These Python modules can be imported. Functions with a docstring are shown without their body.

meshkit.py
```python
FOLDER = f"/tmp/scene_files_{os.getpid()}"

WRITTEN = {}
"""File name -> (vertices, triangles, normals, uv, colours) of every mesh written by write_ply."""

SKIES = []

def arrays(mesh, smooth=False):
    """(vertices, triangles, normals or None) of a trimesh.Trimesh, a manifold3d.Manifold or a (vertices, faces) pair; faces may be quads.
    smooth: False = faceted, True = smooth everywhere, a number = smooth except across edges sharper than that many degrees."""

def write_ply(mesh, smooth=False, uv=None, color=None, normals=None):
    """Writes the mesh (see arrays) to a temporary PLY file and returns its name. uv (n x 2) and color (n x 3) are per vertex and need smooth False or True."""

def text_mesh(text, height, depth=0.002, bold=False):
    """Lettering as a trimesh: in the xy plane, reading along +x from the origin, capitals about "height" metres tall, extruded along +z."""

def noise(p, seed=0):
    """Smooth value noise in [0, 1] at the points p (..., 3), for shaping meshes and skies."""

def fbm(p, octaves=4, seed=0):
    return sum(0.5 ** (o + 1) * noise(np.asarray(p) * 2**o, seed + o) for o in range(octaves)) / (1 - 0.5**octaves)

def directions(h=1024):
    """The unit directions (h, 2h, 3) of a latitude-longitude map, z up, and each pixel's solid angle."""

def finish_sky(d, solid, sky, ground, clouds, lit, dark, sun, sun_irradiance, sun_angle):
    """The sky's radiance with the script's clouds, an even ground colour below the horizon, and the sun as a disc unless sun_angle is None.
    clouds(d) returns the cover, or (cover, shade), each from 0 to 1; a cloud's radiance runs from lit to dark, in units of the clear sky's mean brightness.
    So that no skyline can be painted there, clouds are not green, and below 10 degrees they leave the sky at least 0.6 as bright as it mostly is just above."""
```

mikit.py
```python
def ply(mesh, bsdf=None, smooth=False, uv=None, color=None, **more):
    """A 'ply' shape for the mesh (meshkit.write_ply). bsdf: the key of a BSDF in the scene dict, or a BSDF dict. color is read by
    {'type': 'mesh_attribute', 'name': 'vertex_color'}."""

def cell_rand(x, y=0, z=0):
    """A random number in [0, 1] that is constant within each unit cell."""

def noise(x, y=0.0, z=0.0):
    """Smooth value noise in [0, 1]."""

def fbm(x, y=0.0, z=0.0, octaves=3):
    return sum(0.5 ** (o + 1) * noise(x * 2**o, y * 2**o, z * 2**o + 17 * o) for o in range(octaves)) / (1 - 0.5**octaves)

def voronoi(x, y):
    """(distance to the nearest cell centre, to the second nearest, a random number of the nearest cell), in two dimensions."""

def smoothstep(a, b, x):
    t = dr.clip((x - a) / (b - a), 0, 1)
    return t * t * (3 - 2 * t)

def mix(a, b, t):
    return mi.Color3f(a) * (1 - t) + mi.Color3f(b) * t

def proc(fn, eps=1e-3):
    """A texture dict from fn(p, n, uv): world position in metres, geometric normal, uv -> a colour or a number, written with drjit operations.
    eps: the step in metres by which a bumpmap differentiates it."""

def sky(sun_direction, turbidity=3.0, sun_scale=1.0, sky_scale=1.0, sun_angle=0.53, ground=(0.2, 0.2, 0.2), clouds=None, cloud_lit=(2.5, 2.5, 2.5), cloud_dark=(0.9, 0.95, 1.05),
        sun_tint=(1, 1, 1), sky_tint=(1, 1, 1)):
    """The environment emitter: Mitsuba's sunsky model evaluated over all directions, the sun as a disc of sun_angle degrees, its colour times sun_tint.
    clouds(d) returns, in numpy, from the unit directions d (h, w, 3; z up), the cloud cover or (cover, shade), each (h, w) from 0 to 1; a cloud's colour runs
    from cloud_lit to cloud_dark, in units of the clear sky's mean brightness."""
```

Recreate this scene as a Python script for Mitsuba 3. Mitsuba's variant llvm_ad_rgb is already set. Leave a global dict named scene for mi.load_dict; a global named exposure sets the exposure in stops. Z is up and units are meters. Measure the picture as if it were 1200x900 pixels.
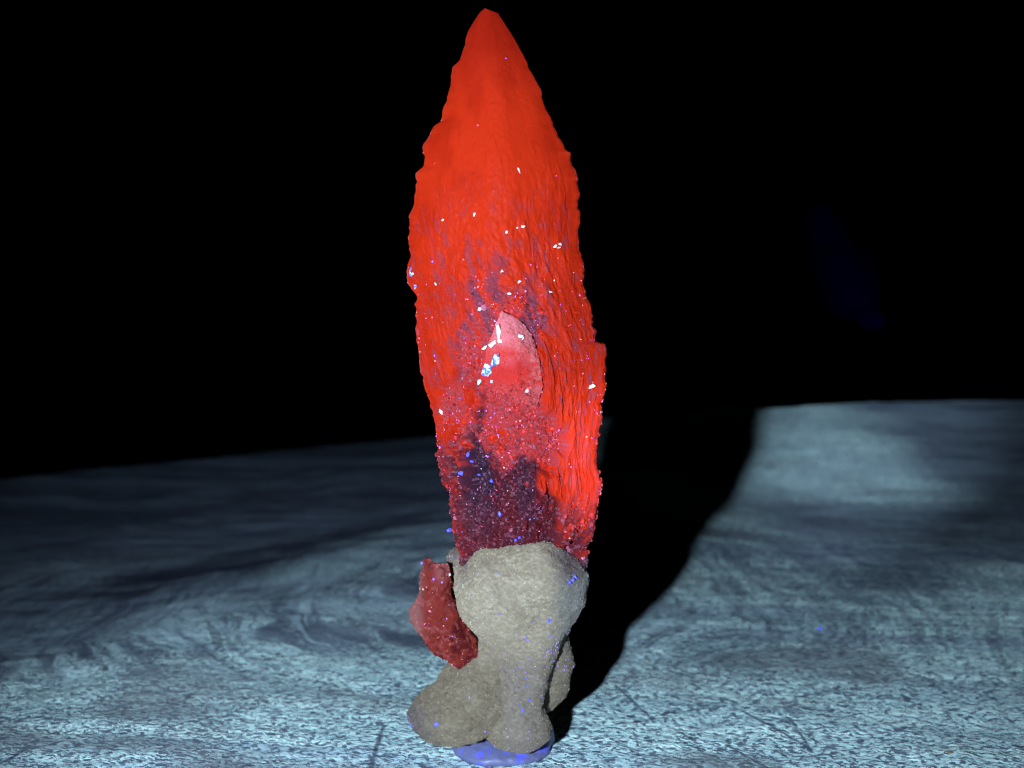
import math
import numpy as np, trimesh, drjit as dr, mitsuba as mi
from scipy.ndimage import gaussian_filter1d
from scipy.spatial import cKDTree
import mikit, meshkit
from mikit import proc, noise, fbm, smoothstep, mix
T = mi.ScalarTransform4f
scene, labels = {}, {}

# ------------------------------------------------------------------ camera, lamp, exposure
exposure = 0.0
CAM_H, CAM_D, PITCH, F = 0.0945, 0.200, math.radians(6.6), 1287.0      # focal length in units of 1/1200 of the frame's width
CAM = np.array([0.0, -CAM_D, CAM_H])
FWD = np.array([0.0, math.cos(PITCH), -math.sin(PITCH)])
scene['camera'] = {'type': 'thinlens', 'fov': 50.0, 'fov_axis': 'x', 'near_clip': 0.01, 'far_clip': 20.0,
                   'aperture_radius': 0.0009, 'focus_distance': 0.196,
                   'to_world': T().look_at(origin=CAM.tolist(), target=(CAM + FWD).tolist(), up=[0, 0, 1])}
# the ultraviolet torch: a small lit disc held to the left of the camera, a bright core inside a wide spill
LAMP = np.array([-0.0425, -0.187, 0.081])
TINT = np.array([0.64, 0.97, 1.22])
NL = 12


def heading(az, el):
    az, el = math.radians(az), math.radians(el)
    return np.array([math.sin(az) * math.cos(el), math.cos(az) * math.cos(el), math.sin(el)])


for nm, ax, I, bw, co in (('core', heading(22.5, -7.0), 0.85, 3.0, 7.2), ('spill', heading(11.0, -9.0), 0.285, 22.0, 48.0)):
    sx = np.cross(ax, [0, 0, 1]); sx /= np.linalg.norm(sx); sy = np.cross(sx, ax)
    for i in range(NL):
        rr, aa = 0.0030 * math.sqrt((i + 0.5) / NL), i * 2.399963
        o = LAMP + sx * rr * math.cos(aa) + sy * rr * math.sin(aa)
        scene[f'torch_{nm}_{i + 1:03d}'] = {'type': 'spot', 'intensity': {'type': 'rgb', 'value': (TINT * I / NL).tolist()}, 'beam_width': bw, 'cutoff_angle': co,
                                            'to_world': T().look_at(origin=o.tolist(), target=(o + ax).tolist(), up=[0, 0, 1])}


# ------------------------------------------------------------------ helpers
def W(px, py, y=0.0):
    """The point of the upright plane Y = y that the specimen was measured at, given in photograph pixels."""
    a, b = (px - 600.0) / F, (450.0 - py) / F
    d = np.array([a * 1.0, math.cos(PITCH) + b * math.sin(PITCH), -math.sin(PITCH) + b * math.cos(PITCH)])
    return CAM + d * ((y - CAM[1]) / d[1])


def G(px, py, z=0.0):
    a, b = (px - 600.0) / F, (450.0 - py) / F
    d = np.array([a, math.cos(PITCH) + b * math.sin(PITCH), -math.sin(PITCH) + b * math.cos(PITCH)])
    return CAM + d * ((z - CAM[2]) / d[2])


def sm(a, b, x):
    t = np.clip((x - a) / (b - a), 0, 1)
    return t * t * (3 - 2 * t)


def nz(x, y, z, f, seed=0, oct=3):
    return meshkit.fbm(np.stack([np.asarray(x) * f, np.asarray(y) * f, np.asarray(z) * f], -1), oct, seed)


def lerp(c, d, t):
    t = np.asarray(t)[..., None]
    return c * (1 - t) + np.asarray(d, float) * t


def surface_nets(v, lo, h):
    """A mesh of the zero level of the grid of values v (negative inside)."""
    ins = v < 0
    cs = [(i, j, k) for i in (0, 1) for j in (0, 1) for k in (0, 1)]
    n = np.array(v.shape) - 1
    sl = lambda c: tuple(slice(c[a], c[a] + n[a]) for a in range(3))
    cnt = sum(ins[sl(c)].astype(np.int8) for c in cs)
    cells = np.argwhere((cnt > 0) & (cnt < 8))
    idx = -np.ones(n, np.int64); idx[tuple(cells.T)] = np.arange(len(cells))
    acc, m = np.zeros((len(cells), 3)), np.zeros(len(cells))
    for c in cs:
        for a in range(3):
            if c[a]: continue
            d = list(c); d[a] = 1
            va, vb = v[tuple((cells + c).T)], v[tuple((cells + d).T)]
            x = (va < 0) != (vb < 0)
            t = np.where(x, va / np.where(x, va - vb, 1), 0)
            p = np.tile(np.array(c, float), (len(cells), 1)); p[:, a] += t
            acc += p * x[:, None]; m += x
    verts = (cells + acc / m[:, None]) * h + lo
    faces = []
    for a in range(3):
        b, c = (a + 1) % 3, (a + 2) % 3
        s0 = [slice(1, n[k]) for k in range(3)]; s0[a] = slice(0, n[a])
        s1 = list(s0); s1[a] = slice(1, n[a] + 1)
        A, B = ins[tuple(s0)], ins[tuple(s1)]
        e = np.argwhere(A != B)
        off = np.ones(3, int); off[a] = 0
        flip = A[tuple(e.T)]
        e = e + off
        q = []
        for (ib, ic) in ((-1, -1), (0, -1), (0, 0), (-1, 0)):
            k = e.copy(); k[:, b] += ib; k[:, c] += ic
            q.append(idx[tuple(k.T)])
        q = np.stack(q, 1)
        q[~flip] = q[~flip][:, ::-1]
        faces.append(q)
    return trimesh.Trimesh(verts, np.vstack([np.vstack(faces)[:, [0, 1, 2]], np.vstack(faces)[:, [0, 2, 3]]]), process=False)


def vcol(rough, spec=0.4, flat=0.0, **more):
    return {'type': 'twosided', 'bsdf': {'type': 'principled', 'base_color': {'type': 'mesh_attribute', 'name': 'vertex_color'}, 'roughness': rough, 'specular': spec, 'flatness': flat, **more}}


def rgb(c, rough=0.5, spec=0.5):
    return {'type': 'twosided', 'bsdf': {'type': 'principled', 'base_color': {'type': 'rgb', 'value': list(c)}, 'roughness': rough, 'specular': spec}}


scene['mat_crystal'] = vcol(0.5, 0.03, 0.6)
scene['mat_stalk'] = vcol(0.7, 0.15, 0.5)
scene['mat_pad'] = vcol(0.45, 0.4)
scene['mat_white'] = rgb((0.60, 0.56, 0.56), 0.35)
scene['mat_pale_blue'] = vcol(0.35)
scene['mat_violet'] = rgb((0.42, 0.16, 0.92), 0.3)
scene['mat_blue'] = rgb((0.14, 0.115, 0.88), 0.3)
scene['mat_pink'] = rgb((0.9, 0.16, 0.30), 0.3)
scene['mat_magenta'] = rgb((0.80, 0.10, 0.62), 0.3)


# ------------------------------------------------------------------ the table: a worn, rough-sawn slab
def table_height(x, y):
    h = 0.0 * x
    # hollow behind the ridge on the left, and a rise towards the far right corner
    s = (y - 0.034 - 1.4 * (x + 0.11)) / 1.72 + (nz(x, y, 0 * x, 24, 2, 3) - 0.5) * 0.060
    h = h - (0.012 * sm(-0.02, 0.10, s) + 0.0125 * sm(0.06, 0.26, s)) * sm(0.05, -0.03, x)
    h = h - 0.007 * sm(0.12, 0.24, y) * sm(0.04, 0.10, x)
    h = h + 0.026 * sm(0.24, 0.47, y) * sm(0.05, 0.12, x)
    big = (nz(x * 0.55, y, 0 * x, 38, 3, 3) - 0.5) * 0.0014 * sm(0.0, 0.10, np.hypot(x, y))
    mid = (nz(x * 0.5, y + 0.12 * x, 0 * x, 190, 4, 3) - 0.5) * 0.0008
    return h + big + mid


def table_mesh():
    lo, hi = -0.0235, 0.0115
    e = [G(-260, 590, lo), G(0, 558, lo), G(250, 532, lo), G(500, 509, lo), G(700, 492, -0.004), G(880, 478, hi), G(1000, 475, hi), G(1200, 474, hi), G(1500, 474, hi)]
    ex, ey = np.array([p[0] for p in e]), np.array([p[1] for p in e])
    nu, nv = 900, 760
    u, v = np.linspace(-1, 1, nu), np.linspace(0, 1, nv)
    V, U = np.meshgrid(v, u, indexing='ij')
    y01 = V ** 1.7
    X = (0.17 * U + 0.30 * U * np.abs(U) ** 1.5) * (0.55 + 0.45 * y01) * 1.12
    edge = np.interp(X, ex, ey) + 0.004 * (nz(X, 0 * X, 0 * X, 20, 9, 3) - 0.5) + 0.0015 * (nz(X, 0 * X, 0 * X, 400, 8, 2) - 0.5)
    Y = -0.16 + (edge + 0.16) * y01
    Z = table_height(X, Y)
    fx, fy = X, Y
    # micro relief of torn fibres, fading out where it is too far to see
    Z = Z + (nz(fx * 0.5 + 0.2 * fy, fy, 0 * X, 1500, 11, 2) - 0.5) * 0.00040
    back = edge - Y
    Z = Z - 0.006 * (1 - np.clip(back / 0.008, 0, 1)) ** 2
    P = np.stack([X, Y, Z], -1).reshape(-1, 3)
    # rim and underside
    i = np.arange(nu * nv).reshape(nv, nu)
    f = [np.stack([i[:-1, :-1], i[:-1, 1:], i[1:, 1:], i[1:, :-1]], -1).reshape(-1, 4)]
    ring = np.concatenate([i[0, :], i[1:, -1], i[-1, -2::-1], i[-2:0:-1, 0]])
    low = P[ring].copy(); low[:, 2] = -0.040
    b = len(P) + np.arange(len(ring))
    f.append(np.stack([np.roll(ring, -1), ring, b, np.roll(b, -1)], -1))
    P = np.vstack([P, low, [[0, 0.1, -0.040]]])
    f = np.vstack(f)
    tri = np.vstack([f[:, [0, 1, 2]], f[:, [0, 2, 3]], np.stack([np.roll(b, -1), b, np.full(len(b), len(P) - 1)], -1)])
    return trimesh.Trimesh(P, tri, process=False)


SCR = [(722, 803, 767, 846, .0005), (788, 852, 818, 870, .0005), (852, 872, 905, 902, .0005), (872, 836, 950, 876, .0006), (446, 862, 433, 902, .0008),
       (450, 850, 444, 866, .0005), (716, 868, 748, 880, .0004), (724, 848, 770, 842, .0005), (782, 836, 850, 828, .0005), (775, 838, 792, 832, .0006), (925, 842, 952, 880, .0005),
       (300, 772, 355, 766, .0005), (0, 896, 34, 874, .0008), (1010, 806, 930, 818, .0004)]
SEG = [(G(a, b)[:2], G(c, d)[:2], w) for a, b, c, d, w in SCR]


def rings(x, y):
    """The growth rings round the heart of the slab, behind the specimen: (strength, pale or dark, fine line)."""
    wob = (fbm(x * 24, y * 24, 60.0) - 0.5) * 0.030 + (fbm(x * 110, y * 90, 63.0, octaves=2) - 0.5) * 0.006
    r = dr.sqrt(dr.square(x + 0.012) + dr.square((y - 0.115) * 0.8)) + wob
    w = smoothstep(0.030, 0.065, y + wob) * smoothstep(0.24, 0.15, y) * (1 - 0.48 * smoothstep(-0.01, 0.04, x))
    return w, fbm(r * 190, x * 16, y * 16, octaves=3), fbm(r * 620, x * 45, y * 45, octaves=2)


def pits(x, y):
    w2 = (noise(x * 800, y * 800, 5.0) - 0.5) * 0.0012
    return fbm((x + w2) * 1350 + y * 400, (y + 0.16 * x + w2 * 0.7) * 2700, 3.0, octaves=3)


def relief(p, n, uv):
    return (0.5 - pits(p.x, p.y)) * 1.0 + (noise(p.x * 500, (p.y + 0.14 * p.x) * 1600, 40.0) - 0.5) * 0.6


def wood(p, n, uv):
    x, y = p.x, p.y
    # warp of the grain: lazy swirls, drawn to the left and to the right of the specimen
    wx = (fbm(x * 22, y * 22, 1.3) - 0.5) * 0.05
    g = y + 0.16 * x + (fbm(x * 14 + 3, y * 22, 2.2) - 0.5) * 0.030 * smoothstep(0.02, 0.12, y) + (fbm(x * 60, y * 70, 7.7, octaves=2) - 0.5) * 0.005
    band = fbm(x * 5 + wx, g * 62, 4.0, octaves=4)
    streak = fbm(x * 40 + wx * 20, g * 420, 1.0, octaves=3)
    w2 = (noise(x * 800, y * 800, 5.0) - 0.5) * 0.0012
    speck = pits(x, y)
    fine = fbm((x - w2) * 1500, (g + w2) * 3000, 9.0, octaves=2)
    patch = fbm(x * 26, g * 48, 12.0, octaves=3)
    fib = dr.abs(fbm((x + w2) * 620, (y + 0.14 * x + w2) * 2000, 21.0, octaves=2) - 0.5)
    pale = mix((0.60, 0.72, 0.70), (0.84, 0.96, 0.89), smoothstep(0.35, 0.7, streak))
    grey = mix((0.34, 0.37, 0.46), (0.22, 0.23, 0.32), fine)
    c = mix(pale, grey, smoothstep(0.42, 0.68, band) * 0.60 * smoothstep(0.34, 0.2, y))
    c = mix(c, (0.060, 0.065, 0.105), smoothstep(0.51 - 0.26 * (patch - 0.45), 0.60, speck) * 0.92)
    c = mix(c, (0.10, 0.11, 0.16), smoothstep(0.045, 0.015, fib) * smoothstep(0.40, 0.60, fine * 0.5 + patch * 0.5) * 0.85)
    c = mix(c, (0.20, 0.21, 0.26), smoothstep(0.58, 0.68, fine) * 0.65)
    c = mix(c, (0.17, 0.15, 0.16), smoothstep(0.54, 0.74, patch) * 0.55 * smoothstep(0.34, 0.2, y))
    kw, kv, kl = rings(x, y)
    c = mix(c, (0.085, 0.085, 0.13), smoothstep(0.44, 0.62, kv) * kw * 0.72)
    c = mix(c, (0.60, 0.68, 0.70), smoothstep(0.56, 0.72, kl) * kw * 0.55)
    c = mix(c, (0.06, 0.06, 0.09), smoothstep(0.44, 0.32, kl) * kw * 0.60)
    swirl = smoothstep(0.42, 0.58, fbm(x * 55 + wx * 60, g * 130, 14.0, octaves=3))
    c = mix(c, mix((0.13, 0.13, 0.18), (0.36, 0.38, 0.45), swirl), smoothstep(0.035, 0.10, y + (patch - 0.5) * 0.05) * smoothstep(0.04, -0.01, x) * 0.65 * (1 - 0.4 * kw))  # torch falloff across the left painted as greyer wood
    # stains and painted shade in the hollow at left, painted torch falloff at right
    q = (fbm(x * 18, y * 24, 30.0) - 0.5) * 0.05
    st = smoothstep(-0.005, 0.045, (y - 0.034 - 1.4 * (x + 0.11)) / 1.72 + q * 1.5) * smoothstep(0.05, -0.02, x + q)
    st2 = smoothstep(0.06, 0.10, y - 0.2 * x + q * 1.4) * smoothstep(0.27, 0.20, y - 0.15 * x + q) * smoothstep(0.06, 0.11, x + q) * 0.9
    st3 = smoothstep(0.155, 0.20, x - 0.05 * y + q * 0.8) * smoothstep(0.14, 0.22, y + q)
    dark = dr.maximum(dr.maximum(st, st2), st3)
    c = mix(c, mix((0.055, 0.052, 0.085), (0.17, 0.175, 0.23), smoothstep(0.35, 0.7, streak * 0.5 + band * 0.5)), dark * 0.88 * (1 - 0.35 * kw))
    A4, B4 = G(20, 690)[:2], G(490, 580)[:2]  # dark diagonal band across the left of the slab
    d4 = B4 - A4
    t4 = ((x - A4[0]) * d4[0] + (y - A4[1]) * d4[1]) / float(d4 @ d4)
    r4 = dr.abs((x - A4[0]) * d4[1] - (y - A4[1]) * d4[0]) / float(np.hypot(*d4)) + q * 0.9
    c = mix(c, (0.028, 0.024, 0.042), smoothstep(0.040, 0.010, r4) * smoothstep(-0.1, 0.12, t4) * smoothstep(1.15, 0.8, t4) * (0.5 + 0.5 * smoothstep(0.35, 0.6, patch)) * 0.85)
    for a, b, w in SEG:
        d = b - a; L2 = float(d @ d)
        t = dr.clip(((x - a[0]) * d[0] + (y - a[1]) * d[1]) / L2, 0, 1)
        r = dr.sqrt(dr.square(x - a[0] - t * d[0]) + dr.square(y - a[1] - t * d[1]))
        c = mix(c, (0.06, 0.06, 0.09), smoothstep(w * 1.0, w * 0.3, r + (fine - 0.45) * 0.0007) * 0.8)
    return dr.clip(c, 0, 1)


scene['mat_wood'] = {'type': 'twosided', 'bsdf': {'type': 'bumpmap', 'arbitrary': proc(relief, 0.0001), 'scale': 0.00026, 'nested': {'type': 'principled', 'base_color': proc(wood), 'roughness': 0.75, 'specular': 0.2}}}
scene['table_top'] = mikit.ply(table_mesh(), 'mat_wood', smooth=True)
labels['table_top'] = {'label': 'rough weathered wooden table top lit pale blue', 'kind': 'structure'}

# ------------------------------------------------------------------ the specimen
SPECIMEN = 'mineral_specimen'
labels[SPECIMEN] = {'label': 'tall glowing red pointed crystal standing on a lumpy tan mineral stalk', 'category': 'crystal'}
RP = [(568, 10.5), (576, 12), (584, 15), (593, 28), (604, 45), (615, 65), (620, 77), (628, 92), (635, 105), (637, 116), (647, 140), (656, 160), (660, 164), (665, 175), (671, 179), (673, 194), (680, 210), (682, 225), (680, 236), (683, 250),
      (681, 288), (686, 303), (688, 320), (687, 335), (690, 350), (694, 356), (698, 374), (700, 386), (703, 400), (714, 403), (714, 428), (712, 442), (714, 450), (709, 467), (706, 486), (708, 495), (704, 510), (702, 540), (707, 556),
      (706, 575), (703, 592), (701, 605), (695, 625), (691, 640), (688, 660), (684, 690)]
LP = [(567, 10.5), (562, 14), (557, 21), (551, 30), (547, 37), (545, 46), (541, 60), (538, 70), (530, 78), (527, 88), (526, 105), (522, 120), (517, 131), (516, 142), (508, 147), (502, 155), (495, 172), (494, 196), (485, 203), (485, 225), (481, 240),
      (477, 252), (476, 280), (478, 300), (475, 318), (476, 334), (485, 345), (485, 362), (483, 370), (487, 377), (484, 390), (487, 405), (489, 420), (492, 440), (498, 460), (503, 478), (507, 492), (508, 515), (512, 540), (515, 562), (524, 580), (527, 607), (531, 625), (536, 645), (540, 690)]


def profile(pts):
    q = np.array([W(a, b)[[0, 2]] for a, b in pts])
    return q[::-1, 1], q[::-1, 0]


zR, xR = profile(RP); zL, xL = profile(LP)
ZB, ZT = max(zR[0], zL[0]), W(567.5, 10.5)[2]
PX = 0.2 / F                                       # metres per photograph pixel at the specimen


def PYof(z):                                       # photograph row of a height on the specimen's axis
    t = (CAM[2] - z) / CAM_D
    return 450.0 + F * np.tan(np.arctan(t) - PITCH)


def PXof(x, z):
    return 600.0 + x / PX / (math.cos(PITCH) + (CAM[2] - z) / CAM_D * math.sin(PITCH))


def spire():
    nth, nzz = 760, 900
    a = np.concatenate([np.linspace(-math.pi - 0.35, 0.35, 560, endpoint=False), np.linspace(0.35, math.pi - 0.35, 200, endpoint=False)])
    zz = ZB + (ZT - ZB) * (1 - (1 - np.linspace(0, 1, nzz)) ** 1.08)
    zz[-1] = ZT - 1e-5
    Rr, Lr = np.interp(zz, zR, xR), np.interp(zz, zL, xL)
    s = 0.0022 / np.mean(np.diff(zz))
    def smooth(q):
        g = gaussian_filter1d(q, s, mode='nearest')
        k = sm(ZT, ZT - 0.008, zz)
        return g * k + q * (1 - k)
    Rs, Ls = smooth(Rr), smooth(Lr)
    xc, w = (Rs + Ls) / 2, (Rs - Ls) / 2
    A, Z = np.meshgrid(a, zz)
    py = PYof(Z)
    ca, sa = np.cos(A), np.sin(A)
    # six-sided cross-section with a ridge in front
    poly = np.array([(1.0, 0.02), (0.66, -0.50), (0.06, -1.0), (-0.62, -0.56), (-1.0, 0.02), (-0.55, 0.8), (0.45, 0.85)])
    ru = np.full(A.shape, 9.0)
    for k in range(len(poly)):
        p, q = poly[k], poly[(k + 1) % len(poly)]
        e = q - p
        den = ca * e[1] - sa * e[0]
        r = (p[0] * e[1] - p[1] * e[0]) / np.where(np.abs(den) < 1e-9, 1e-9, den)
        t = ((r * ca - p[0]) * e[0] + (r * sa - p[1]) * e[1]) / (e @ e)
        ru = np.where((r > 0) & (t > -1e-6) & (t < 1 + 1e-6) & (r < ru), r, ru)
    rd = np.minimum(ru, 1.25)
    k = max(int(0.17 / (a[1] - a[0])), 1)
    ru = np.stack([rd] + [np.roll(rd, j, 1) for j in (-k, -k // 2, k // 2, k)]).mean(0)
    ru = ru / np.interp(0, [0, 1], [1, 1])
    Wd = w[:, None]
    D = 0.60 * gaussian_filter1d(w, s * 2, mode='nearest')[:, None]
    X0, Y0 = ru * ca * Wd, ru * sa * D
    # the jagged outline measured at both edges
    crumb = (meshkit.fbm(np.stack([zz * 900, 0 * zz, 0 * zz], -1), 2, 5) - 0.5) * 0.00062 * sm(ZT - 0.002, ZT - 0.02, zz)
    dR, dL = (Rr - Rs + crumb)[:, None], (Lr - Ls - np.roll(crumb, 40))[:, None]
    X0 = X0 + dR * np.clip(ca, 0, 1) ** 16 + dL * np.clip(-ca, 0, 1) ** 16
    nx, ny = ca / Wd, sa / D
    nl = np.hypot(nx, ny); nx, ny = nx / nl, ny / nl
    arc = A * np.interp(zz, [ZB, ZB + 0.03, ZT - 0.06, ZT], [0.015, 0.018, 0.016, 0.006])[:, None]
    # layered growth: overlapping pointed plates
    rng = np.random.default_rng(7)
    H = np.zeros_like(A)
    for cnt, wl, wh, hl, hh, ll, lh in ((46, .0026, .0060, .014, .042, .0003, .0008), (130, .0010, .0026, .005, .014, .00012, .00050), (220, .0004, .0011, .0015, .006, .00008, .00030)):
        Hk = np.zeros_like(A)
        for _ in range(cnt):
            a0, z0 = rng.uniform(-math.pi, math.pi), ZB + (ZT - ZB) * rng.uniform(-0.08, 0.86) 
            if rng.random() < 0.6: a0 = -math.pi / 2 + rng.normal() * 1.0
            ww, hgt, lift = rng.uniform(wl, wh), rng.uniform(hl, hh), rng.uniform(ll, lh)
            top = z0 + hgt
            if top > ZT - 0.02: lift *= 0.25
            elif top > ZT - 0.05: lift *= 0.5
            skew = rng.uniform(-0.16, 0.16)
            iz = np.nonzero((zz > z0) & (zz < top))[0]
            if len(iz) < 3: continue
            arow = arc[iz[len(iz) // 2]]; 
            c = (a0 if a0 > a[0] else a0 + 2 * math.pi) * (arow[5] / a[5])
            ia = np.nonzero(np.abs(arow - c) < ww * 1.6)[0]
            if len(ia) < 3: continue
            sl = np.ix_(iz, ia)
            v = (Z[sl] - z0) / hgt
            u = (arow[ia][None, :] - c) / ww + skew * v
            edge = (1 - v) ** 0.62 - np.abs(u)
            m = sm(0, 0.16, edge) * sm(0, 0.3, v) 
            prof = lift * m * (0.55 + 0.45 * v + 0.15 * u)
            Hk[sl] = np.maximum(Hk[sl], prof)
        H += Hk
    xn = (X0 / Wd)
    px = PXof(X0 + xc[:, None], Z)
    front = sm(0.15, -0.35, sa)
    wob = (nz(X0, Y0, Z * 0.5, 260, 21, 3) - 0.5)
    # valley in the middle of the front: druse
    cen = np.interp(PYof(zz), [300, 400, 500, 560, 650], [582, 590, 585, 582, 592])[:, None]
    hw = np.interp(PYof(zz), [270, 330, 400, 480, 560, 610, 660], [6, 34, 56, 62, 70, 84, 100])[:, None]
    val = sm(1.05, 0.72, np.abs(px - cen) / hw + wob * 1.7) * sm(285, 370, py) * front
    skin = np.clip(sm(560, 640, py + 60 * wob) + sm(0.80, 0.97, np.abs(xn) + 0.25 * wob) * sm(470, 560, py), 0, 1)
    rough = np.clip(val + skin, 0, 1)
    stri = (nz(arc * 800, 0 * A, Z * 190, 1, 31, 3) - 0.5) * 0.00024 + (np.abs(nz(arc * 620, 0 * A, Z * 260, 1, 38, 3) - 0.5) - 0.12) * 0.0014 * sm(150, 300, py) + (nz(arc * 2600, 0 * A, Z * 160, 1, 35, 2) - 0.5) * 0.00008
    tipk = sm(ZT, ZT - 0.03, Z)
    fine = (nz(X0, Y0, Z, 1500, 41, 2) - 0.5)
    dr_ = (nz(X0, Y0, Z, 420, 42, 3) - 0.5) * 0.0022 + (nz(X0, Y0, Z, 1300, 43, 2) - 0.5) * 0.0011
    disp = (H * 0.8 + stri) * (1 - 0.75 * rough) * (0.15 + 0.85 * sm(60, 330, py)) + fine * 0.00011 + dr_ * rough - val * 0.0026 * sm(340, 480, py)
    disp -= 0.0022 * val * sm(500, 540, py) * sm(640, 590, py) * sm(585, 545, px)
    side = np.clip(np.abs(ca), 0, 1) ** 6
    disp = disp * (1 - 0.65 * side)
    disp += 0.00042 * side * sm(0, .02, ZT - Z)
    lim = sm(0, 0.005, ZT - Z)
    X, Y = xc[:, None] + X0 + nx * disp * lim, Y0 + ny * disp * lim
    P = np.stack([X, Y, Z], -1).reshape(-1, 3)
    i = np.arange(nth * nzz).reshape(nzz, nth)
    j = np.roll(i, -1, 1)
    f = np.stack([i[:-1], j[:-1], j[1:], i[1:]], -1).reshape(-1, 4)
    P = np.vstack([P, [[(Rr[-1] + Lr[-1]) / 2, 0, ZT]], [[xc[0], 0, ZB]]])
    tri = np.vstack([f[:, [0, 1, 2]], f[:, [0, 2, 3]], np.stack([i[-1], j[-1], np.full(nth, len(P) - 2)], -1), np.stack([j[0], i[0], np.full(nth, len(P) - 1)], -1)])
    # colours: red fluorescent glow as base colour, pale crust on it, grey-violet druse below
    n1, n2, n3 = nz(X0, Y0, Z * 0.45, 330, 51, 4), nz(X0, Y0, Z * 0.7, 900, 52, 3), nz(X0, Y0, Z, 2300, 53, 2)
    c = np.zeros(A.shape + (3,)) + np.array([0.47, 0.0150, 0.0034])
    c = lerp(c, [0.58, 0.0215, 0.0046], sm(0.30, 0.74, n1 + 0.42 * np.exp(-((px - 588) / 40) ** 2) * sm(90, 200, py) * sm(420, 300, py)))  # front ridge highlight painted in as a brighter streak
    c = lerp(c, [0.36, 0.0090, 0.0036], sm(150, 40, py) * 0.6)  # dimmer light at the tip painted into the red
    thin = sm(0.57, 0.70, nz(arc * 520, 0 * A, Z * 120, 1, 58, 4)) * sm(170, 320, py)
    lil = sm(0.58, 0.66, nz(arc * 900, 0 * A, Z * 330, 1, 57, 4)) * sm(190, 330, py) * front
    c = lerp(c, [0.30, 0.030, 0.040], lil * 0.75)
    c = lerp(c, [0.52, 0.022, 0.014], thin * 0.7)
    edge_rim = sm(0.93, 1.0, np.abs(xn) + 0.1 * (n2 - 0.5))  # thin crust, with light through the edges painted in paler
    c = lerp(c, [0.50, 0.062, 0.062], edge_rim * 0.8 * sm(40, 160, py))
    pink = sm(0.46, 0.60, n2 * 0.6 + n1 * 0.4 + 0.10 * val) * np.clip(val * 0.9 + 0.18 * sm(300, 420, py) + 0.3 * sm(440, 560, py), 0, 1)
    c = lerp(c, [0.38, 0.030, 0.032], pink * 0.8)
    up = np.clip(val + 0.25 * np.exp(-((px - 585) / 60) ** 2) * front, 0, 1) * sm(270, 330, py) * sm(470, 400, py)
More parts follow.
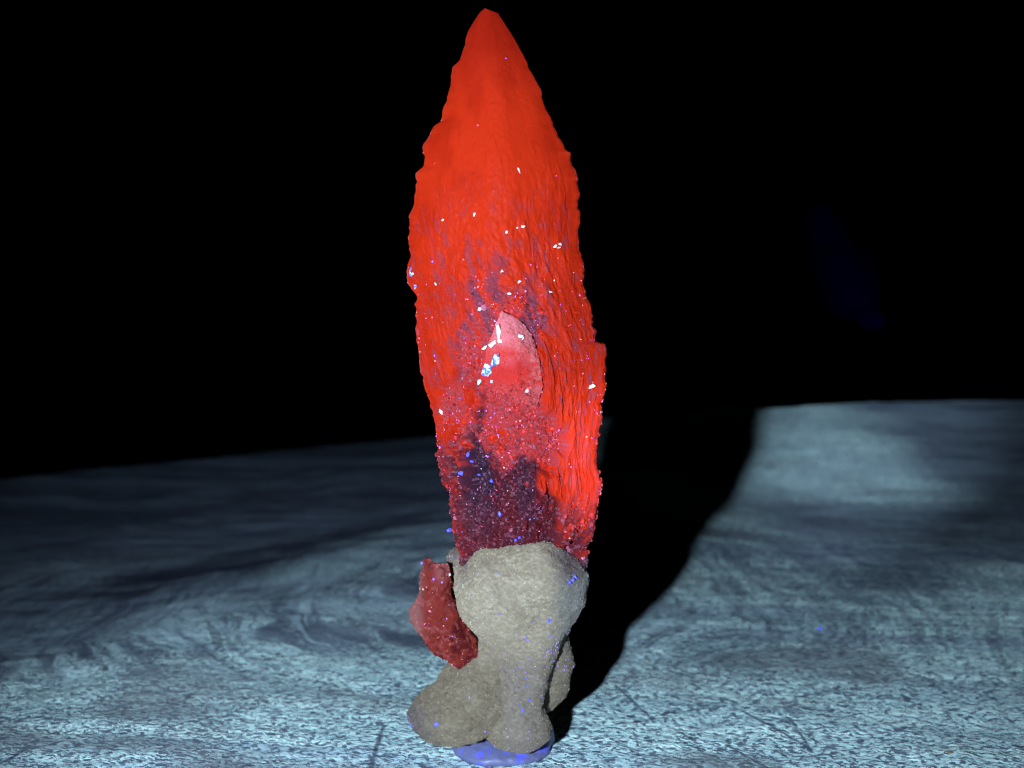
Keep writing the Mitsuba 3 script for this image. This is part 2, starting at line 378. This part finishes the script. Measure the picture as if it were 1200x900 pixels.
    ns = nz(arc * 480, 0 * A, Z * 170, 1, 59, 4)
    c = lerp(c, [0.17, 0.030, 0.052], up * sm(0.47, 0.60, ns + 0.25 * (n2 - 0.5)) * 0.85)
    low = np.clip(val * 1.1, 0, 1) * sm(495, 548, py + 170 * wob + 90 * (n2 - 0.5) - 0.25 * (px - 580))
    c = lerp(c, lerp(np.zeros(A.shape + (3,)) + [0.070, 0.0055, 0.0085], [0.034, 0.010, 0.019], sm(0.42, 0.58, n1)), low * 0.95)
    hole = np.exp(-((px - 553) / 30) ** 2 - ((py - 562) / 42) ** 2) * front
    c = lerp(c, [0.028, 0.012, 0.025], sm(0.25, 0.75, hole * 0.9 + 1.5 * (n2 - 0.5)) * sm(0.08, 0.35, hole) * 0.9)
    c = lerp(c, [0.10, 0.011, 0.015], skin * (0.35 + 0.65 * sm(0.40, 0.6, n2)) * 0.9)
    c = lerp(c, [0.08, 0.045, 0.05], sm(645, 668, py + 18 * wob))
    c = lerp(c, [0.24, 0.075, 0.11], sm(0.60, 0.72, n3) * np.clip(rough, 0, 1) * 0.6)
    m = trimesh.Trimesh(P, tri, process=False)
    return m, np.vstack([c.reshape(-1, 3), [[0.6, 0.02, 0.02], [0.1, 0.05, 0.06]]]), rough.reshape(-1), py.reshape(-1), px.reshape(-1)


SP, SPC, SPR, SPY, SPX = spire()
KEY = SPECIMEN + '__spire'
scene[KEY] = mikit.ply(SP, 'mat_crystal', smooth=True, color=SPC)
labels[KEY] = {'label': 'tall glowing red pointed crystal with layered jagged faces'}
VN = meshkit.arrays(SP, True)[2]
vis = (SP.vertices[:, 1] < 0.001)
FV, FN = SP.vertices[vis], VN[vis]
TREE = cKDTree(FV[:, [0, 2]])


def surf(px, py):
    """The point of the spire's front seen at a photograph pixel, with its normal."""
    y = -0.010
    for _ in range(5):
        p = W(px, py, y); i = TREE.query(p[[0, 2]], k=8)[1]; y = FV[i, 1].min()
    return np.array([p[0], y, p[2]]), FN[i].mean(0) / np.linalg.norm(FN[i].mean(0))


def facet(pts2, thick, p, nrm, seed=0, bulge=0.3):
    """A small crystal chip with the outline pts2 (metres, x right and z up), lying on the surface at p."""
    nrm = nrm / np.linalg.norm(nrm)
    t = np.cross([0, 0, 1.0], nrm); t /= np.linalg.norm(t); b = np.cross(nrm, t)
    r = np.random.default_rng(seed)
    o = []
    for q in pts2:
        o.append(p + t * q[0] + b * q[1] - nrm * thick)
        o.append(p + t * q[0] * 0.94 + b * q[1] * 0.94 + nrm * thick * r.uniform(0.5, 1.2))
    o.append(p + nrm * thick * (1.2 + bulge))
    return trimesh.convex.convex_hull(np.array(o))


def blob2(w, h, ang, seed, n=6):
    r = np.random.default_rng(seed)
    a = np.sort(np.arange(n) * 2 * math.pi / n + r.uniform(-0.3, 0.3, n))
    k = r.uniform(0.45, 1.15, n)
    q = np.stack([np.cos(a) * w / 2 * k, np.sin(a) * h / 2 * k], 1)
    c, s = math.cos(ang), math.sin(ang)
    return q @ np.array([[c, s], [-s, c]])


# the small pale crystal set into the middle of the front
def inset():
    out = [(588, 365), (602, 370), (616, 382), (626, 398), (632, 424), (636, 450), (629, 478), (606, 474), (584, 462), (563, 446), (566, 424), (573, 402), (582, 384)]
    lift = [0.0004, .0004, .0002, .0, .0, .0, -.0004, -.0006, -.0006, .0, .0006, .0008, .0006]
    pts = []
    for (a, b), l in zip(out, lift):
        p, n_ = surf(a, b)
        pts += [p + np.array([0, -l - 0.0006, 0]), p + np.array([0, 0.003, 0])]
    for (a, b), l in (((594, 388), .0026), ((606, 430), .0032), ((610, 400), .0026), ((608, 456), .0016), ((580, 436), .0016)):
        p, n_ = surf(a, b); pts.append(p + np.array([0, -l, 0]))
    h = trimesh.convex.convex_hull(np.array(pts))
    h = trimesh.Trimesh(*trimesh.remesh.subdivide_to_size(h.vertices, h.faces, 0.0004))
    h.merge_vertices()
    n_ = meshkit.arrays(h, True)[2]
    v = h.vertices
    v = v + n_ * ((nz(v[:, 0], v[:, 1], v[:, 2] * 0.5, 700, 61, 3) - 0.5) * 0.0005 + (nz(v[:, 0], v[:, 1], v[:, 2], 2400, 62, 1) - 0.5) * 0.0003)[:, None]
    px, py = PXof(v[:, 0] * CAM_D / (CAM_D + v[:, 1]), v[:, 2]), PYof(CAM_H + (v[:, 2] - CAM_H) * CAM_D / (CAM_D + v[:, 1]))
    k, k2 = nz(v[:, 0], v[:, 1], v[:, 2], 500, 63, 3), nz(v[:, 0], v[:, 1], v[:, 2], 1500, 64, 2)
    c = np.zeros(v.shape) + [0.54, 0.026, 0.024]
    c = lerp(c, [0.60, 0.026, 0.016], sm(0.45, 0.6, k) * 0.7)
    c = lerp(c, [0.70, 0.16, 0.175], sm(430, 385, py + 40 * (k - 0.5)) * 0.85)
    c = lerp(c, [0.56, 0.115, 0.115], sm(612, 634, px + 20 * (k2 - 0.5)) * sm(0.3, 0.6, k2) * 0.7)
    c = lerp(c, [0.38, 0.055, 0.06], sm(440, 470, py + 30 * (k - 0.5)) * 0.6)
    h.vertices = v
    return h, c


hm, hc = inset()
K2 = KEY + '__inset_crystal'
scene[K2] = mikit.ply(hm, 'mat_crystal', smooth=False, color=hc)
labels[K2] = {'label': 'small pale pink crystal set into the front of the red spire'}
INT = cKDTree(hm.vertices[:, [0, 2]])


def surf2(px, py):
    p, n_ = surf(px, py)
    d, i = INT.query(p[[0, 2]], k=6)
    if d[0] < 0.0008:
        y = hm.vertices[i, 1].min()
        for _ in range(3):
            p = W(px, py, min(y, -0.001)); d, i = INT.query(p[[0, 2]], k=6); y = hm.vertices[i, 1].min()
        p = np.array([p[0], y, p[2]])
    return p, n_


# white and pale blue chips in place of glints, the shine put into their colour
GLINTS = [(584, 391, 7, 22, 0.1, 'w'), (577, 403, 14, 6, 0.75, 'w'), (568, 408, 9, 5, 0.9, 'w'), (564, 416, 5, 8, 0.1, 'w'), (586, 400, 6, 8, 0.4, 'w'), (609, 394, 9, 5, 0.2, 'w'), (613, 396, 5, 6, 0, 'w'),
         (581, 423, 17, 15, 0.7, 'b'), (571, 434, 19, 15, 0.8, 'b'), (563, 447, 5, 9, -0.5, 'b'), (584, 416, 4, 6, 0, 'b'), (650, 289, 7, 4, 0.6, 'w'), (656, 286, 5, 5, 0.3, 'w'), (655, 290, 6, 3, 0.2, 'w'), (613, 266, 8, 5, 0.2, 'w'), (606, 267, 4, 4, 0, 'w'),
         (594, 272, 5, 6, 0.2, 'w'), (556, 251, 4, 7, 0, 'w'), (519, 258, 5, 3, .5, 'w'), (608, 199, 3, 9, 0.25, 'w'), (480, 321, 15, 18, 0.2, 'b'), (482, 334, 10, 10, 0.2, 'b'), (517, 483, 5, 9, 0.1, 'w'), (563, 362, 7, 6, .6, 'w'), (511, 333, 4, 6, .6, 'w'),
         (617, 458, 6, 6, 0, 'w'), (588, 318, 5, 4, 0, 'w'), (608, 330, 6, 4, 0.3, 'w'), (693, 453, 10, 6, 0.1, 'w'), (645, 342, 5, 3, 0, 'w'), (576, 447, 6, 5, 0, 'w'), (597, 344, 5, 4, 0, 'w')]
cw = cb = 0
for k, (a, b, w_, h_, an, kind) in enumerate(GLINTS):
    p, n_ = surf2(a, b)
    n_ = n_ * 0.5 + np.array([-0.12, -0.8, 0.05])
    if a < 490: p = W(a, b, -0.0012) + [0.0009, 0, 0]
    m = facet(blob2(w_ * PX, h_ * PX, an, 100 + k), 0.00028 if kind == 'w' else 0.0005, p - n_ / np.linalg.norm(n_) * 0.00005, n_, k)
    if kind == 'w':
        key = KEY + '__white_glint' + (f'_{cw:03d}' if cw else ''); cw += 1
        scene[key] = mikit.ply(m, 'mat_white', smooth=False)
    else:
        key = KEY + '__pale_blue_glint' + (f'_{cb:03d}' if cb else ''); cb += 1
        m = trimesh.Trimesh(*trimesh.remesh.subdivide_to_size(m.vertices, m.faces, 0.00025)); m.merge_vertices()
        v = m.vertices
        kk = nz(v[:, 0], v[:, 1], v[:, 2], 1600, 70 + k, 2)
        n3 = meshkit.arrays(m, True)[2]
        m.vertices = v + n3 * ((kk - 0.5) * 0.0005)[:, None]
        scene[key] = mikit.ply(m, 'mat_pale_blue', smooth=False, color=lerp(np.zeros(v.shape) + [0.62, 0.75, 0.80], [0.10, 0.12, 0.36], sm(0.50, 0.62, kk)))


# ------------------------------------------------------------------ grains sprinkled over a surface, one part per colour
OCT = trimesh.creation.icosphere(subdivisions=0)
def grains(pos, nrm, size, seed):
    r = np.random.default_rng(seed)
    vs, fs = [], []
    for k in range(len(pos)):
        v = OCT.vertices * size[k] * r.uniform(0.55, 1.25, 3)
        q = trimesh.transformations.random_rotation_matrix(r.random(3))[:3, :3]
        vs.append(v @ q.T + pos[k] + nrm[k] * size[k] * 0.45); fs.append(OCT.faces + 12 * k)
    return trimesh.Trimesh(np.vstack(vs), np.vstack(fs), process=False)


rng = np.random.default_rng(11)
fr = np.nonzero((SP.vertices[:-2, 1] < 0.004))[0]
pyv, pxv, rv = SPY[fr], SPX[fr], SPR[fr]
vv = SP.vertices[fr]
clump = nz(vv[:, 0] * 5, vv[:, 1], vv[:, 2], 120, 77, 4)
dens = (0.05 + 1.0 * rv + 0.45 * sm(250, 400, pyv)) * sm(40, 260, pyv) * sm(0.40, 0.60, clump) * (1 - 0.65 * sm(530, 600, pyv)) + 0.012
for nm, mat, cnt, smin, smax, wgt in (('pink_grain', 'mat_pink', 420, .00007, .00023, dens), ('magenta_grain', 'mat_magenta', 150, .00007, .00022, dens), ('violet_grain', 'mat_violet', 130, .00007, .00022, dens * (0.3 + 0.4 * sm(430, 560, pyv))),
                                      ('white_grain', 'mat_white', 130, .00005, .00018, dens)):
    p_ = wgt / wgt.sum()
    ii = fr[rng.choice(len(fr), cnt, replace=False, p=p_)]
    sz = smin + (smax - smin) * rng.random(cnt) ** 2.2
    key = KEY + '__' + nm
    scene[key] = mikit.ply(grains(SP.vertices[ii], VN[ii], sz, cnt), mat, smooth=False)
    labels[key] = {'kind': 'stuff'}
BG = [(586, 602, 6, 9), (576, 563, 6, 9), (541, 552, 7, 6), (526, 622, 6, 6), (542, 623, 5, 4), (548, 533, 5, 8), (552, 540, 5, 6), (604, 632, 5, 4), (609, 630, 4, 4), (561, 556, 5, 4)]
for k, (a, b, w_, h_) in enumerate(BG):
    p, n_ = surf(a, b)
    key = KEY + '__blue_chip' + (f'_{k:03d}' if k else '')
    scene[key] = mikit.ply(facet(blob2(w_ * PX, h_ * PX, 0.3, 300 + k), 0.0004, p, n_ * 0.5 + np.array([-0.1, -0.7, 0.1]), k), 'mat_blue', smooth=False)


# ------------------------------------------------------------------ the tan stalk: sugary rounded lobes run together
def ell(P, c, r):
    q = (P - c) / r
    k = np.sqrt((q ** 2).sum(-1))
    return (k - 1) * min(r)


def cone(P, a, b, ra, rb):
    d = b - a
    t = np.clip(((P - a) @ d) / (d @ d), 0, 1)
    return np.linalg.norm(P - a - t[..., None] * d, axis=-1) - (ra + (rb - ra) * t)


def smin(a, b, k):
    h = np.clip(0.5 + 0.5 * (b - a) / k, 0, 1)
    return b * (1 - h) + a * h - k * h * (1 - h)


def stalk():
    lo, hi, h = np.array([-0.0225, -0.016, 0.0004]), np.array([0.0150, 0.018, 0.0440]), 0.00028
    g = [np.arange(lo[k], hi[k], h) for k in range(3)]
    P = np.stack(np.meshgrid(*g, indexing='ij'), -1)
    m = PX
    d = ell(P, W(584, 692, -0.0035), np.array([50 * m, .0080, 52 * m]))
    d = smin(d, ell(P, W(628, 672, -0.004), np.array([40 * m, .0075, 40 * m])), .003)
    d = smin(d, ell(P, W(650, 684, 0.0), np.array([41 * m, .0075, 46 * m])), .003)
    d = smin(d, ell(P, W(612, 722, -0.002), np.array([54 * m, .0072, 36 * m])), .004)
    col = cone(P, W(622, 735, -0.001), W(606, 848, -0.003), 33 * m, 30 * m)
    col = smin(col, ell(P, W(610, 852, -0.003), np.array([34 * m, .0055, 24 * m])), .003)
    col = smin(col, ell(P, W(588, 772, .005), np.array([32 * m, .005, 44 * m])), .002)
    d = smin(d, col, .0035)
    d = smin(d, ell(P, W(640, 780, .0050), np.array([34 * m, .006, 58 * m])), .0015)
    lob = cone(P, W(510, 837, -.0025), W(560, 816, -.0020), 31 * m, 42 * m)
    lob = smin(lob, ell(P, W(532, 838, -.005), np.array([40 * m, .006, 32 * m])), .003)
    lob = smin(lob, cone(P, W(540, 792, .001), W(580, 770, .001), 24 * m, 30 * m), .003)
    d = smin(d, lob, .0006)
    d = smin(d, ell(P, W(558, 728, .0045), np.array([20 * m, .004, 62 * m])), .002)
    d = smin(d, ell(P, W(540, 672, .0035), np.array([16 * m, .004, 26 * m])), .002)
    d = smin(d, cone(P, W(500, 722, .004), W(560, 712, .003), 14 * m, 24 * m), .003)
    d = smin(d, cone(P, W(536, 662, .006), W(600, 650, .003), 10 * m, 30 * m), .003)
    X, Y, Z = P[..., 0], P[..., 1], P[..., 2]
    d = d + (nz(X, Y, Z, 170, 81, 2) - 0.5) * 0.0020 + (nz(X, Y, Z, 480, 82, 2) - 0.5) * 0.0007
    ms = surface_nets(d, lo, h)
    n_ = meshkit.arrays(ms, True)[2]
    v = ms.vertices
    s = (meshkit.noise(v * 2500, 83) - 0.5) * 0.00024 + (meshkit.noise(v * 1300, 84) - 0.5) * 0.00010
    v = v + n_ * s[:, None]
    px, py = PXof(v[:, 0], v[:, 2]), PYof(v[:, 2])
    k, k2, k3 = nz(v[:, 0], v[:, 1], v[:, 2], 160, 85, 3), nz(v[:, 0], v[:, 1], v[:, 2], 700, 86, 3), nz(v[:, 0], v[:, 1], v[:, 2], 2300, 87, 1)
    c = np.zeros(v.shape) + [0.275, 0.185, 0.126]
    c = lerp(c, [0.33, 0.225, 0.158], sm(0.42, 0.62, k2) * 0.6)
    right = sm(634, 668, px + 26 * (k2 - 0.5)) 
    c = lerp(c, [0.16, 0.125, 0.112], right * 0.9)  # right flank shaded in the colour, away from the torch
    c = lerp(c, [0.15, 0.096, 0.062], sm(725, 790, py + 30 * (k - 0.5)) * 0.78)  # shading towards the foot put into the colour
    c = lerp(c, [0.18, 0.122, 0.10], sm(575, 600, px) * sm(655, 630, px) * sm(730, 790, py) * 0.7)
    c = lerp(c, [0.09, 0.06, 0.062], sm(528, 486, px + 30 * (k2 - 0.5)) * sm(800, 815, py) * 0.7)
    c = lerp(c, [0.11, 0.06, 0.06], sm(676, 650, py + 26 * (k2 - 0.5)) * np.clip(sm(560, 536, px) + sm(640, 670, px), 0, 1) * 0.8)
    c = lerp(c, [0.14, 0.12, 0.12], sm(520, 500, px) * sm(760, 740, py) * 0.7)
    c = lerp(c, c * 1.5, sm(0.56, 0.75, k3) * 0.5)
    c = lerp(c, c * 0.7, sm(0.42, 0.28, k3) * 0.45)
    ms.vertices = v
    return ms, np.clip(c, 0, 1), n_


st, stc, stn = stalk()
KS = SPECIMEN + '__stalk'
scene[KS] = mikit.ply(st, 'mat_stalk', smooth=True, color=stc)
labels[KS] = {'label': 'lumpy sugary tan stalk under the red spire'}
sv = st.vertices
ff = np.nonzero(stn[:, 1] < 0.2)[0]
cl = nz(sv[ff, 0], sv[ff, 1], sv[ff, 2], 220, 91, 3)
spx, spy = PXof(sv[ff, 0], sv[ff, 2]), PYof(sv[ff, 2])
wv = sm(0.45, 0.65, cl) * (0.15 + sm(590, 610, spx) * sm(700, 760, spy) + 0.6 * sm(530, 500, spx))
for nm, mat, cnt, wgt, mx in (('violet_grain', 'mat_violet', 130, wv, .00022), ('blue_grain', 'mat_blue', 60, wv, .00026), ('white_grain', 'mat_white', 110, 0 * wv + 1, .00013)):
    ii = ff[rng.choice(len(ff), cnt, replace=False, p=wgt / wgt.sum())]
    key = KS + '__' + nm
    scene[key] = mikit.ply(grains(sv[ii], stn[ii], .00008 + (mx - .00008) * rng.random(cnt) ** 2, cnt + 7), mat, smooth=False)
    labels[key] = {'kind': 'stuff'}
ST2 = cKDTree(sv[ff][:, [0, 2]])
def ssurf(px, py):
    y = -0.008
    for _ in range(5):
        p = W(px, py, y); i = ST2.query(p[[0, 2]], k=6)[1]; y = sv[ff[i], 1].min()
    return np.array([p[0], y, p[2]]), stn[ff[i]].mean(0)
for k, (a, b, w_, h_) in enumerate([(671, 680, 7, 6), (667, 683, 5, 4), (674, 676, 5, 5), (643, 728, 6, 5), (612, 832, 6, 8), (620, 820, 4, 5), (511, 849, 7, 6)]):
    p, n_ = ssurf(a, b)
    key = KS + '__blue_chip' + (f'_{k:03d}' if k else '')
    scene[key] = mikit.ply(facet(blob2(w_ * PX, h_ * PX, 0.4, 400 + k), 0.0003, p, n_ * 0.6 + np.array([-0.1, -0.5, 0.1]), k), 'mat_blue', smooth=False)


def coat(pos, nrm, col, cnt, smin_, smax_, w, seed, lo_, hi_):
    r = np.random.default_rng(seed)
    ii = r.choice(len(pos), cnt, replace=False, p=w / w.sum())
    m = grains(pos[ii], nrm[ii] * 0.5, smin_ + (smax_ - smin_) * r.random(cnt) ** 2, seed)
    return m, np.clip(np.repeat(col[ii] * r.uniform(lo_, hi_, (cnt, 1)), 12, 0), 0, 0.9)


m, c = coat(sv[ff], stn[ff], stc[ff], 11000, .00007, .00019, np.ones(len(ff)), 201, 0.75, 1.5)
scene[KS + '__sugar_grain'] = mikit.ply(m, 'mat_stalk', smooth=False, color=c)
labels[KS + '__sugar_grain'] = {'kind': 'stuff'}
m, c = coat(vv, VN[fr], SPC[fr] + np.array([0.006, 0.002, 0.004]), 8000, .00008, .00030, np.clip(rv, 0, 1) ** 1.5 * sm(0.36, 0.60, nz(vv[:, 0], vv[:, 1], vv[:, 2] * 0.6, 420, 207, 3)) + 0.003 * sm(280, 420, pyv), 202, 0.5, 1.7)
scene[KEY + '__druse_grain'] = mikit.ply(m, 'mat_crystal', smooth=False, color=c)
labels[KEY + '__druse_grain'] = {'kind': 'stuff'}
m, c = coat(vv, VN[fr], SPC[fr] + np.array([0.008, 0.003, 0.006]), 520, .00022, .00060, np.clip(rv, 0, 1) ** 2 * sm(470, 560, pyv) + 0.12 * np.clip(rv, 0, 1) + 1e-6, 212, 0.5, 2.4)
scene[KEY + '__druse_crystal'] = mikit.ply(m, 'mat_crystal', smooth=False, color=c)
labels[KEY + '__druse_crystal'] = {'kind': 'stuff'}


# ------------------------------------------------------------------ the small dull red crystal at the left of the stalk
def side_crystal():
    def rock(pts):
        return trimesh.convex.convex_hull(np.array([W(a, b, y) for a, b, y in pts]))
    a = rock([(497, 656, .000), (503, 654, -.003), (524, 661, -.002), (526, 668, .003), (492, 690, .003), (494, 684, -.004), (516, 672, -.0055), (531, 712, -.004), (535, 720, .004), (484, 712, .002), (500, 726, -.004), (512, 700, -.007)])
    b = rock([(479, 718, .0), (487, 702, -.004), (521, 694, -.0055), (535, 706, -.003), (557, 752, -.002), (561, 774, -.0015), (545, 789, -.003), (526, 778, -.0055), (505, 765, -.0025), (488, 742, -.0015), (516, 730, -.0085), (536, 752, -.0075), (520, 740, .004), (550, 770, .004)])
    import manifold3d
    def M(t): return manifold3d.Manifold(manifold3d.Mesh(np.asarray(t.vertices, np.float32), np.asarray(t.faces, np.uint32)))
    u = (M(a) + M(b)).refine_to_length(0.0003)
    mm = u.to_mesh()
    t = trimesh.Trimesh(mm.vert_properties[:, :3].astype(float), mm.tri_verts, process=True)
    trimesh.smoothing.filter_taubin(t, iterations=14)
    n_ = meshkit.arrays(t, True)[2]
    v = t.vertices
    v = v + n_ * ((nz(v[:, 0], v[:, 1], v[:, 2] * 0.6, 420, 95, 3) - 0.5) * 0.0020 + (nz(v[:, 0], v[:, 1], v[:, 2], 1700, 96, 2) - 0.5) * 0.0004)[:, None]
    k, k2 = nz(v[:, 0], v[:, 1], v[:, 2] * 0.6, 330, 97, 3), nz(v[:, 0], v[:, 1], v[:, 2], 1100, 98, 3)
    px, py = PXof(v[:, 0], v[:, 2]), PYof(v[:, 2])
    c = np.zeros(v.shape) + [0.19, 0.019, 0.014]
    c = lerp(c, [0.095, 0.008, 0.008], sm(0.44, 0.58, k))
    c = lerp(c, [0.27, 0.052, 0.045], sm(0.50, 0.66, k2) * 0.7)
    c = lerp(c, [0.30, 0.07, 0.065], sm(680, 658, py + 14 * (k2 - 0.5)) * sm(505, 518, px) * 0.8)
    c = lerp(c, [0.30, 0.10, 0.09], sm(503, 488, px + 10 * (k2 - 0.5)) * 0.7)
    t.vertices = v
    return t, c


sc, scc = side_crystal()
KC = SPECIMEN + '__side_crystal'
scene[KC] = mikit.ply(sc, 'mat_crystal', smooth=True, color=scc)
labels[KC] = {'label': 'small dull red crystal leaning on the left of the stalk'}
cn = meshkit.arrays(sc, True)[2]
cf = np.nonzero(cn[:, 1] < -0.1)[0]
for nm, mat, cnt in (('violet_grain', 'mat_violet', 16), ('pink_grain', 'mat_pink', 30), ('white_grain', 'mat_white', 8)):
    ii = cf[rng.choice(len(cf), cnt, replace=False)]
    scene[KC + '__' + nm] = mikit.ply(grains(sc.vertices[ii], cn[ii], .00009 + .0002 * rng.random(cnt) ** 2, cnt), mat, smooth=False)
    labels[KC + '__' + nm] = {'kind': 'stuff'}


m, c = coat(sc.vertices[cf], cn[cf], scc[cf], 900, .00008, .00026, 0.1 + sm(0.45, 0.65, nz(sc.vertices[cf][:, 0], sc.vertices[cf][:, 1], sc.vertices[cf][:, 2], 350, 203, 2)), 204, 0.5, 2.0)
scene[KC + '__druse_grain'] = mikit.ply(m, 'mat_crystal', smooth=False, color=c)
labels[KC + '__druse_grain'] = {'kind': 'stuff'}
ii = np.nonzero((hn := meshkit.arrays(hm, True)[2])[:, 1] < 0)[0]
hp = hm.vertices[ii]; hpy = PYof(hp[:, 2]) 
m, c = coat(hp, hn[ii], hc[ii], 500, .00008, .00030, 0.03 + sm(438, 470, hpy + 40 * (nz(hp[:, 0], hp[:, 1], hp[:, 2], 400, 205, 2) - 0.5)), 206, 0.4, 1.7)
scene[KEY + '__inset_grain'] = mikit.ply(m, 'mat_crystal', smooth=False, color=c)
labels[KEY + '__inset_grain'] = {'kind': 'stuff'}


# ------------------------------------------------------------------ the violet pad the stalk stands on
def pad():
    lo, hi, h = np.array([-0.0130, -0.0070, -0.0016]), np.array([0.0105, 0.018, 0.0065]), 0.00025
    g = [np.arange(lo[k], hi[k], h) for k in range(3)]
    P = np.stack(np.meshgrid(*g, indexing='ij'), -1)
    d = ell(P, np.array([-0.0016, 0.0040, 0.0004]), np.array([.0088, .0082, .0026]))
    d = smin(d, ell(P, np.array([0.0045, 0.0065, 0.0022]), np.array([.0034, .0050, .0030])), .002)
    d = smin(d, ell(P, np.array([-0.0062, 0.0032, 0.0012]), np.array([.0046, .0052, .0022])), .002)
    d = d + (nz(P[..., 0], P[..., 1], P[..., 2], 300, 101, 3) - 0.5) * 0.0008
    d = np.maximum(d, -0.0012 - P[..., 2])
    ms = surface_nets(d, lo, h)
    v = ms.vertices
    k = nz(v[:, 0], v[:, 1], v[:, 2], 700, 102, 3)
    return ms, lerp(np.zeros(v.shape) + [0.115, 0.100, 0.20], [0.10, 0.09, 0.52], sm(0.58, 0.70, k))


pm, pc = pad()
scene[SPECIMEN + '__base_pad'] = mikit.ply(pm, 'mat_pad', smooth=True, color=pc)
labels[SPECIMEN + '__base_pad'] = {'label': 'bluish violet rounded pad under the foot of the stalk'}


# ------------------------------------------------------------------ bits lying on the table
for name, px, py, w_, h_, col, lab, cat in (('lint_speck', 961, 738, 8, 3, (0.16, 0.18, 0.95), 'tiny glowing blue speck of lint on the table right of the shadow', 'lint'),
                                            ('brown_crumb', 1113, 884, 5, 3, (0.16, 0.09, 0.05), 'tiny brown crumb on the table at the lower right', 'crumb')):
    p = G(px, py); p[2] = float(table_height(np.array([p[0]]), np.array([p[1]]))[0])
    scene['mat_' + name] = rgb(col, 0.7)
    m = trimesh.creation.icosphere(subdivisions=2)
    v = m.vertices * np.array([w_, h_ * 1.3, h_]) * 0.5 * PX * 1.25
    m.vertices = v * (0.7 + 0.7 * nz(v[:, 0], v[:, 1], v[:, 2], 2500, 120, 2))[:, None] + p + [0, 0, 0.0003]
    scene[name] = mikit.ply(m, 'mat_' + name, smooth=True)
    labels[name] = {'label': lab, 'category': cat}


# ------------------------------------------------------------------ an unidentified dark blue shape far behind, just touched by the light
def blue_shape():
    def at(px, py, y): return W(px, py, y)
    y = 1.25
    lo = at(900, 440, y); hi = at(1110, 220, y)
    h = 0.008
    g = [np.arange(lo[0], hi[0], h), np.arange(y - 0.08, y + 0.08, h), np.arange(lo[2], hi[2], h)]
    P = np.stack(np.meshgrid(*g, indexing='ij'), -1)
    s = PX * (y + CAM_D) / CAM_D
    d = cone(P, at(960, 262, y), at(984, 328, y), 22 * s, 34 * s)
    d = smin(d, cone(P, at(984, 328, y), at(1020, 368, y + .01), 30 * s, 9 * s), .05)
    d = d + (nz(P[..., 0], P[..., 1], P[..., 2], 22, 111, 3) - 0.5) * 0.05
    return surface_nets(d, np.array([lo[0], y - 0.08, lo[2]]), h)


scene['mat_dark_blue'] = rgb((0.0, 0.0, 0.075), 0.9, 0.0)
scene['dark_blue_shape'] = mikit.ply(blue_shape(), 'mat_dark_blue', smooth=True)
labels['dark_blue_shape'] = {'label': 'faint dark blue lumpy shape in the black background on the right', 'category': 'cloth'}
